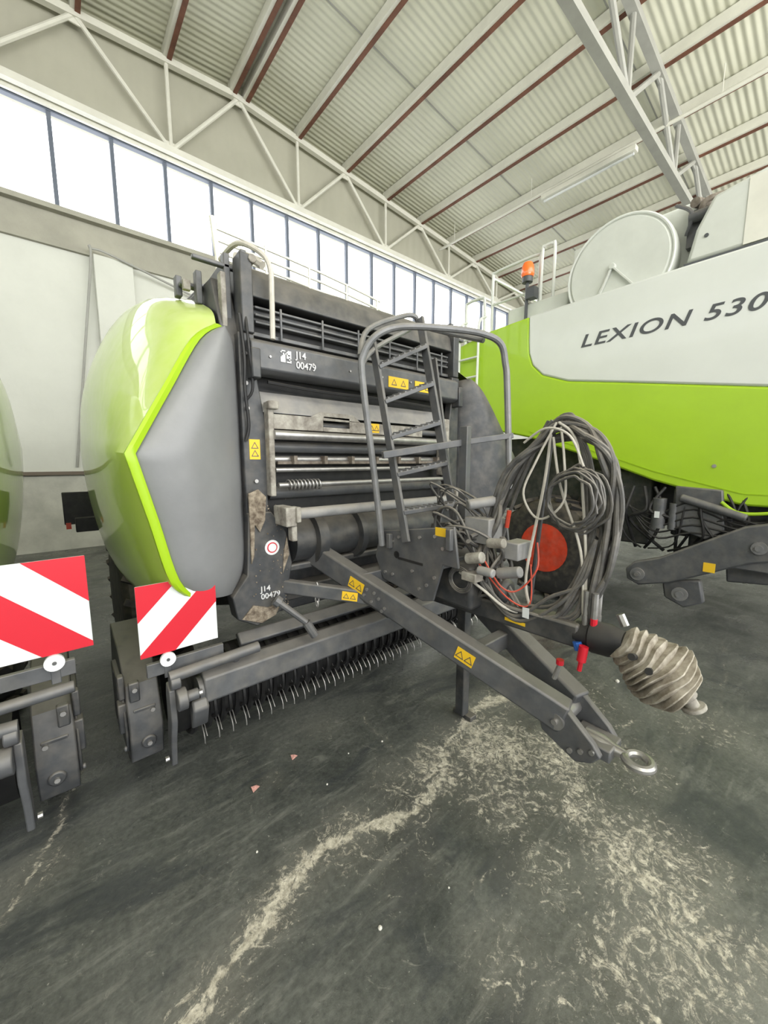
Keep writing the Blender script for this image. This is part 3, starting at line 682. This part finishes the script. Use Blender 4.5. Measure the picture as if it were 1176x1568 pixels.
    sk=N('parking_stand','dark',bevel=.005); sk.box(1.79,1.85,1.36,1.42,.03,.95).box(1.82,1.88,1.32,1.46,.0,.03)
    sk.beam((1.82,1.40,.90),(1.70,1.36,.84),.06,.06).done()
    # --- hoses
    N('hose_support','dark').tube([(1.60,.86,.90),(1.62,.84,1.3),(1.62,.80,1.72),(1.62,.74,1.79),(1.62,.70,1.74)],.010,8).done()
    random.seed(11)
    hs=N('hydraulic_hoses','hose')
    j=lambda s_: random.uniform(-s_,s_)
    for i in range(8):
        o=i*.008
        hs.tube([(1.46+j(.08),1.08+j(.06),1.18+j(.08)),(1.54+j(.03),1.03+j(.05),1.24+j(.1)),(1.58+j(.03),.98+j(.04),1.52+j(.03)),(1.6+j(.03),.87+j(.03),1.70-o),(1.62+j(.03),.77+j(.01),1.78-o*1.6),
          (1.6+j(.03),.65+j(.02),1.735-o),(1.6+j(.03),.565+j(.02),1.60),(1.6+j(.03),.53+j(.025),1.42),(1.58+j(.03),.55+j(.03),1.2),(1.56+j(.02),.575+j(.012),1.05),(1.56+j(.012),.565+j(.01),.96)],.0108,8,6)
    for i in range(5):
        hs.tube([(1.62+j(.02),.80+j(.03),1.77),(1.6,.97+j(.04),1.5),(1.58,1.03+j(.04),1.2),(1.54,.93+j(.06),.99+j(.05)),(1.53,.80+j(.05),.93+j(.05)),(1.55,.66+j(.05),1.04+j(.06)),(1.6,.60+j(.04),1.3),(1.62,.66+j(.03),1.62),(1.62,.76,1.78)],.0085,8,6)
    for i in range(6):
        cc=[(1.50+.012*i,.66+.01*j(1)+(.085+.007*i)*math.cos(a),1.45+.01*j(1)+(.095+.007*i)*math.sin(a)) for a in [k*math.pi/8 for k in range(16)]]
        hs.tube(cc,.0055,6,2,True)
    for i in range(10):
        hs.tube([(1.5+j(.08),1.25+j(.1),1.18),(1.45+j(.08),1.2+j(.1),1.3+j(.1)),(1.5+j(.08),1.05+j(.1),1.25+j(.12)),(1.5+j(.05),.98+j(.06),1.1+j(.08)),(1.48,1.1+j(.08),1.0+j(.04))],.007,7,6)
    for i in range(3):
        cc=[(1.40,1.10+(.05+.008*i)*math.cos(a),1.05+(.045+.008*i)*math.sin(a)) for a in [k*math.pi/6 for k in range(12)]]
        hs.tube(cc,.0045,6,2,True)
    for i in range(4):
        hs.tube([(1.5+j(.05),1.35+j(.1),1.35),(1.46+j(.05),1.25+j(.08),1.46+j(.04)),(1.52+j(.05),1.12+j(.05),1.38+j(.05)),(1.54,1.04,1.3)],.006,6,6)
    for i in range(4):
        hs.tube([(1.45+j(.04),1.05+j(.05),1.1),(1.48,.95+j(.03),.98+j(.03)),(1.5,.84+j(.03),.93+j(.03)),(1.52,.72+j(.03),1.0+j(.04)),(1.54,.62+j(.02),1.12+j(.05)),(1.56,.58,1.3)],.008,7,6)
    hs.done()
    rh=N('red_hose','red').tube([(1.44,1.0,1.16),(1.46,.92,1.05),(1.5,.86,1.04),(1.54,.80,1.14),(1.57,.82,1.25)],.004,6,6).tube([(1.43,1.02,1.14),(1.48,.9,1.0),(1.53,.82,.98),(1.56,.84,1.15)],.0035,6,6); rh.done()
    wh=N('pale_cables','whitehose')
    wh.tube([(1.42,1.12,1.08),(1.44,1.0,1.02),(1.48,.9,.95),(1.54,.83,.95),(1.56,.86,1.1),(1.6,.82,1.5),(1.6,.80,1.74)],.0065,7,6)
    wh.tube([(1.6,.78,1.76),(1.56,.84,1.6),(1.54,.88,1.46),(1.53,.80,1.36),(1.53,.7,1.44),(1.56,.72,1.6),(1.6,.76,1.74)],.005,7,6)
    wh.tube([(1.6,.77,1.76),(1.58,.68,1.66),(1.56,.62,1.3),(1.55,.6,1.1)],.0055,7,6)
    wh.tube([(1.6,.79,1.70),(1.56,.73,1.5),(1.55,.63,1.25),(1.54,.60,1.0)],.0055,7,6)
    wh.tube([(1.56,.90,1.68),(1.55,.80,1.735),(1.55,.70,1.70),(1.55,.64,1.58)],.005,7,6)
    wh.done()
    cu=N('hose_couplings','steel'); cr_=N('red_couplings','redrefl'); cb=N('blue_couplings','blue')
    for i,(yy,xx) in enumerate(((.555,1.53),(.575,1.56),(.59,1.54),(.56,1.58))):
        cu.cyl((xx,yy,1.10),(xx,yy,1.0),.012,8)
        (cr_ if i<1 else cb if i<2 else cu).cyl((xx,yy,1.0),(xx,yy,.94),.013,10)
    cr_.cyl((1.48,.565,.90),(1.475,.57,.84),.017,12).cyl((1.475,.57,.84),(1.475,.575,.80),.009,8).cyl((1.50,.66,.80),(1.5,.66,.78),.015,10)
    cb.cyl((1.50,.60,.90),(1.5,.59,.87),.017,10)
    cu.cyl((1.5,.66,.78),(1.5,.68,.71),.010,8)
    cu.cyl((1.60,.49,1.02),(1.60,.47,.98),.016,8)
    cu.done();cr_.done();cb.done()
    N('hose_tag','whiterefl').box(1.49,1.492,.80,.83,.93,.975).done()
    ch=N('chain','steel')
    for k in range(5):
        z_=.93-.026*k; c=(1.03,1.78,z_)
        if k%2: lk=[(c[0]+.011*math.cos(a),c[1],z_+.018*math.sin(a)) for a in [i*math.pi/5 for i in range(10)]]
        else: lk=[(c[0],c[1]+.011*math.cos(a),z_+.018*math.sin(a)) for a in [i*math.pi/5 for i in range(10)]]
        ch.tube(lk,.004,5,1,True)
    ch.done()
    N('lift_cylinder','mid').cyl((.84,1.84,.86),(.96,1.78,.74),.018,10).cyl((.96,1.78,.74),(1.0,1.76,.66),.024,10).cyl((.84,1.84,.86),(.82,1.85,.88),.03,10).done()
    N('tail_light_bracket','black',bevel=.008).box(.02,.30,4.86,4.9,.98,1.30).box(.10,.4,4.7,4.78,.92,1.06).box(.3,.8,4.7,4.76,1.0,1.04).done()
    N('tail_light','red').box(.03,.07,4.83,4.86,.94,1.0).done()
    return E
E1=build_baler()
E2=empty('round_baler.001'); E2.location=(-3.12,0,0)
skip=('hydraulic_hoses','pale_cables')
for o in list(E1.children):
    if o.name.split('.')[0] in skip: continue
    c=o.copy(); S.collection.objects.link(c); c.parent=E2
# the outer board is only fitted on the neighbouring machine
for o in list(E1.children):
    if o.name.startswith('outer_'): bpy.data.objects.remove(o)
# ------------------------------------------------------------------ combine
K=empty('combine_harvester')
def N(n,m,**k): return B(n,m,K,**k)
XS=4.3
bd=[(2.48,2.96),(2.47,2.84),(2.42,2.70),(2.29,2.57),(2.0,2.46),(1.48,2.37),(.43,2.18),(-2.4,1.98)]
N('lower_body_panel','lime2',bevel=.02).prism([(3.9,3.06),(3.02,3.22),(2.49,3.25)]+bd+[(-2.4,1.2),(.5,1.235),(1.14,1.42),(1.55,1.58),(2.42,1.88),(3.4,2.1),(4.1,2.3),(4.2,2.6)],'X',XS,XS+2.9).done()
N('upper_body_panel','white',bevel=.02).prism([(2.49,3.255)]+bd+[(-2.4,3.28),(1.1,3.28)],'X',XS-.004,XS+2.9).done()
sl=N('lower_panel_seam','lime_edge')
sp_=[(-2.4,1.30),(.5,1.335),(1.14,1.51),(1.55,1.66),(2.42,1.95)]
for a,b_ in zip(sp_[:-1],sp_[1:]): sl.beam((XS-.001,a[0],a[1]),(XS-.001,b_[0],b_[1]),.008,.01)
sl.done()
N('engine_hood','white2',bevel=.03).prism([(1.05,3.30),(1.0,3.56),(.90,3.78),(.58,3.84),(-2.2,3.95),(-2.2,3.30)],'X',XS+.03,XS+2.7).done()
N('hood_seams','letter').box(XS+.024,XS+.03,-2.2,1.06,3.28,3.30).box(XS+.026,XS+.03,.50,.508,3.3,3.84).box(XS+.026,XS+.03,-.6,-.59,3.3,3.85).cyl((XS+.02,.92,3.48),(XS+.03,.92,3.48),.015,10).done()
N('hood_grey_stripe','trusspaint').box(XS+.024,XS+.03,.53,.68,3.31,3.80).done()
text('side_lettering','LEXION 530',(XS-.006,1.88,2.775),(math.pi/2,0,-math.pi/2),1.40,.125,'letter',K,shear=.25,spacing=1.12,off=.012)
sy,sz=1.61,3.47
sc=N('rotary_screen','white2',smooth=40)
sc.rev((XS+.30,sy,sz),(XS+.04,sy,sz),[(0,.40),(.05,.46),(.6,.48),(.85,.48),(.9,.47),(.92,.44),(1,.43)],48).done()
N('screen_rim','white').tube([(XS+.06,sy+.465*math.cos(a),sz+.465*math.sin(a)) for a in [i*math.pi/24 for i in range(48)]],.014,8,1,True).done()
N('screen_arm','white2',bevel=.004).beam((XS+.02,sy+.03,sz+.02),(XS+.02,sy+.14,sz-.22),.02,.03,(1,0,0)).beam((XS+.02,sy+.03,sz+.02),(XS+.02,sy-.16,sz-.2),.02,.03,(1,0,0)).cyl((XS,sy+.03,sz+.02),(XS+.05,sy+.03,sz+.02),.028,14).done()
N('screen_housing','white2',bevel=.02).box(XS+.28,XS+2.4,1.05,2.15,3.2,3.92).done()
N('engine_bits','rust').tube([(XS+.2,1.02,3.72),(XS+.15,.97,3.82),(XS+.3,.8,3.88)],.025,8).cyl((XS+.15,1.05,3.84),(XS+.35,1.0,3.88),.04,12).done()
N('engine_parts','mid').cyl((XS+.15,.94,3.72),(XS+.15,1.08,3.72),.045,12).box(XS+.2,XS+.4,.98,1.1,3.5,3.8).tube([(XS+.18,1.1,3.6),(XS+.12,1.06,3.75),(XS+.2,1.2,3.9)],.015,8).done()
rl=N('deck_rails','white')
def loop(y0,y1,z0,z1,x):
    rl.tube([(x,y0,z0),(x,y0,z1-.08),(x,y0-.03*(1 if y0>y1 else -1),z1-.01),(x,(y0+y1)/2,z1),(x,y1+.03*(1 if y0>y1 else -1),z1-.01),(x,y1,z1-.08),(x,y1,z0)],.018,8,5)
loop(3.2,2.55,3.2,4.05,XS+.3); rl.cyl((XS+.3,3.2,3.65),(XS+.3,2.55,3.65),.014,8)
loop(2.5,2.35,3.2,4.08,XS+.25); loop(3.55,3.25,3.1,3.75,XS+.2)
rl.tube([(XS+.3,3.2,3.98),(XS+1.0,3.2,3.98),(XS+2,3.2,3.98)],.018,8,2); rl.cyl((XS+1.5,3.2,3.2),(XS+1.5,3.2,3.98),.015,8)
rl.done()
N('deck_box','white2',bevel=.02).box(XS+.2,XS+1.5,2.15,2.9,3.2,3.48).done()
N('beacon_post','letter').cyl((XS+.15,2.62,3.25),(XS+.15,2.62,3.70),.02,8).cyl((XS+.15,2.62,3.70),(XS+.15,2.62,3.76),.06,14).box(XS+.1,XS+.2,2.5,2.6,3.5,3.62).done()
N('beacon','orange').rev((XS+.15,2.62,3.76),(XS+.15,2.62,3.93),[(0,.065),(.15,.075),(.7,.068),(.92,.05),(1,.02)],20).done()
ld=N('rear_ladder','white')
for yy in (3.15,3.45): ld.tube([(XS-.06,yy,2.35),(XS-.05,yy,3.0),(XS-.04,yy,3.35),(XS+.1,yy,3.45)],.016,8,4)
for i in range(4): ld.cyl((XS-.06,3.15,2.45+i*.24),(XS-.06,3.45,2.45+i*.24),.014,8)
ld.done()
N('chassis','dark',bevel=.02).box(XS+.5,XS+2.4,-2.2,3.2,.95,1.9).box(XS+.15,XS+.6,.2,1.0,.9,1.35).box(XS+.3,XS+2.6,2.05,2.35,.5,.75).box(XS+.25,XS+.5,1.2,1.9,.75,1.5).box(XS+.12,XS+.4,.55,.85,.75,1.3).box(XS+.05,XS+.3,-.2,.35,.9,1.25).done()
ty=N('rear_tyre','tyre',smooth=30); cy,cz=2.16,.60
ty.rev((XS-.02,cy,cz),(XS+.45,cy,cz),[(0,.28),(-.02,.40),(0,.48),(.08,.55),(.2,.575),(.8,.575),(.92,.55),(1,.48),(1,.28)],40)
for i in range(20):
    for s_ in (0,1):
        M4=Matrix.Translation((XS+.215,cy,cz))@Matrix.Rotation(2*math.pi*i/20+s_*.15,4,'X')@Matrix.Translation((.11*(1 if s_ else -1),0,.58))@Matrix.Rotation(.55*(1 if s_ else -1),4,'Z')
        ty.box(-.15,.15,-.025,.025,-.02,.02,M4)
ty.done()
N('rear_rim','red').rev((XS-.03,cy,cz),(XS+.4,cy,cz),[(0,.285),(.05,.27),(.25,.23),(.3,.10),(.05,.09),(.05,.0)],28).done()
ty=N('front_tyre','tyre'); ty.rev((XS+.0,-1.5,.9),(XS+.7,-1.5,.9),[(0,.4),(0,.75),(.1,.88),(.9,.88),(1,.75),(1,.4)],40)
for i in range(24):
    for s_ in (0,1):
        M4=Matrix.Translation((XS+.35,-1.5,.9))@Matrix.Rotation(2*math.pi*i/24+s_*.13,4,'X')@Matrix.Translation((.17*(1 if s_ else -1),0,.88))@Matrix.Rotation(.55*(1 if s_ else -1),4,'Z')
        ty.box(-.2,.2,-.03,.03,-.02,.02,M4)
ty.done()
N('front_rim','red').rev((XS+.02,-1.5,.9),(XS+.5,-1.5,.9),[(0,.41),(.3,.36),(.35,.1),(.1,.1)],28).done()
ln=N('linkage_arm','mid',bevel=.015)
ln.prism([(1.27,.56),(1.20,.64),(1.0,.72),(.45,1.08),(-.3,1.30),(-.3,1.0),(.4,.78),(.9,.50),(1.15,.42),(1.25,.46)],'X',XS-.12,XS-.04)
ln.prism([(.98,.5),(.7,.56),(.66,.36),(.80,.28),(.95,.34)],'X',XS-.06,XS+.02)
ln.prism([(.6,.98),(.2,1.1),(.15,.6),(.55,.55)],'X',XS+.1,XS+.16)
ln.done()
lb=N('linkage_bracket','mid',bevel=.012)
lb.prism([(.95,1.38),(.62,1.36),(.58,1.02),(.70,.92),(.92,1.0)],'X',XS-.04,XS+.1).box(XS-.1,XS,.0,.62,.72,.98).cyl((XS-.06,.9,1.28),(XS-.06,.45,1.14),.035,12).done()
hb=N('linkage_hubs','hoop')
for yy,zz,r in ((1.16,.53,.06),(.82,.42,.06),(.35,.92,.05)): hb.cyl((XS-.14,yy,zz),(XS-.12,yy,zz),r,18); hb.cyl((XS-.155,yy,zz),(XS-.14,yy,zz),r*.5,14)
hb.done()
N('body_bolt','steel').cyl((XS-.008,.70,1.56),(XS-.0,.70,1.56),.016,10).cyl((XS-.16,1.16,.53),(XS-.155,1.16,.53),.02,10).done()
N('combine_label','yellow').box(XS-.124,XS-.12,.60,.68,.66,.74).done()
N('combine_canister','mid').cyl((XS-.02,1.06,.98),(XS-.02,1.06,1.26),.055,16).cyl((XS-.02,.95,.98),(XS-.02,.95,1.22),.035,14).done()
N('canister_label','whiterefl').box(XS-.08,XS-.076,1.04,1.08,1.08,1.14).done()
ch=N('combine_hoses','black')
random.seed(5)
for i in range(16):
    y=.1+i*.085; ch.tube([(XS+.02,y,1.36),(XS-.03+random.uniform(-.03,.03),y-random.uniform(-.1,.1),1.15),(XS-.02,y+random.uniform(-.15,.15),.95+random.uniform(-.12,.12)),(XS+.1,y+random.uniform(-.2,.3),.75)],random.uniform(.007,.016),7,5)
for i in range(5):
    ch.tube([(XS+.0,1.4,1.2+i*.03),(XS-.03,1.1,1.1-i*.05),(XS-.04,.8,1.25-i*.07),(XS-.03,.45,1.1-i*.03),(XS+.02,.1,1.2)],.009,7,5)
ch.done()
N('combine_strap','lime_edge').tube([(XS-.05,.62,1.26),(XS-.06,.5,1.18),(XS-.05,.3,1.2),(XS-.05,.1,1.28)],.014,8).done()
# ------------------------------------------------------------------ light
wd=bpy.data.worlds.new('world'); S.world=wd; wd.use_nodes=True
bg=wd.node_tree.nodes['Background']; bg.inputs[0].default_value=(.96,.98,1,1); bg.inputs[1].default_value=4.0
def area(n,loc,rot,sx,sy,e,col=(1,1,1)):
    l=bpy.data.lights.new(n,'AREA'); l.shape='RECTANGLE'; l.size=sx; l.size_y=sy; l.energy=e; l.color=col
    o=bpy.data.objects.new(n,l); S.collection.objects.link(o); o.location=loc; o.rotation_euler=rot; return o
area('added_fill_down',(5,-5,7.2),(math.radians(35),0,0),24,3,1000,(1,.99,.95))  # added fill light, unseen behind the camera, brightens floor and machines
area('added_fill_up',(6,-6,4.0),(math.radians(155),0,0),24,3,2100,(1,.98,.92))  # added fill light, unseen and aimed upward to brighten the ceiling
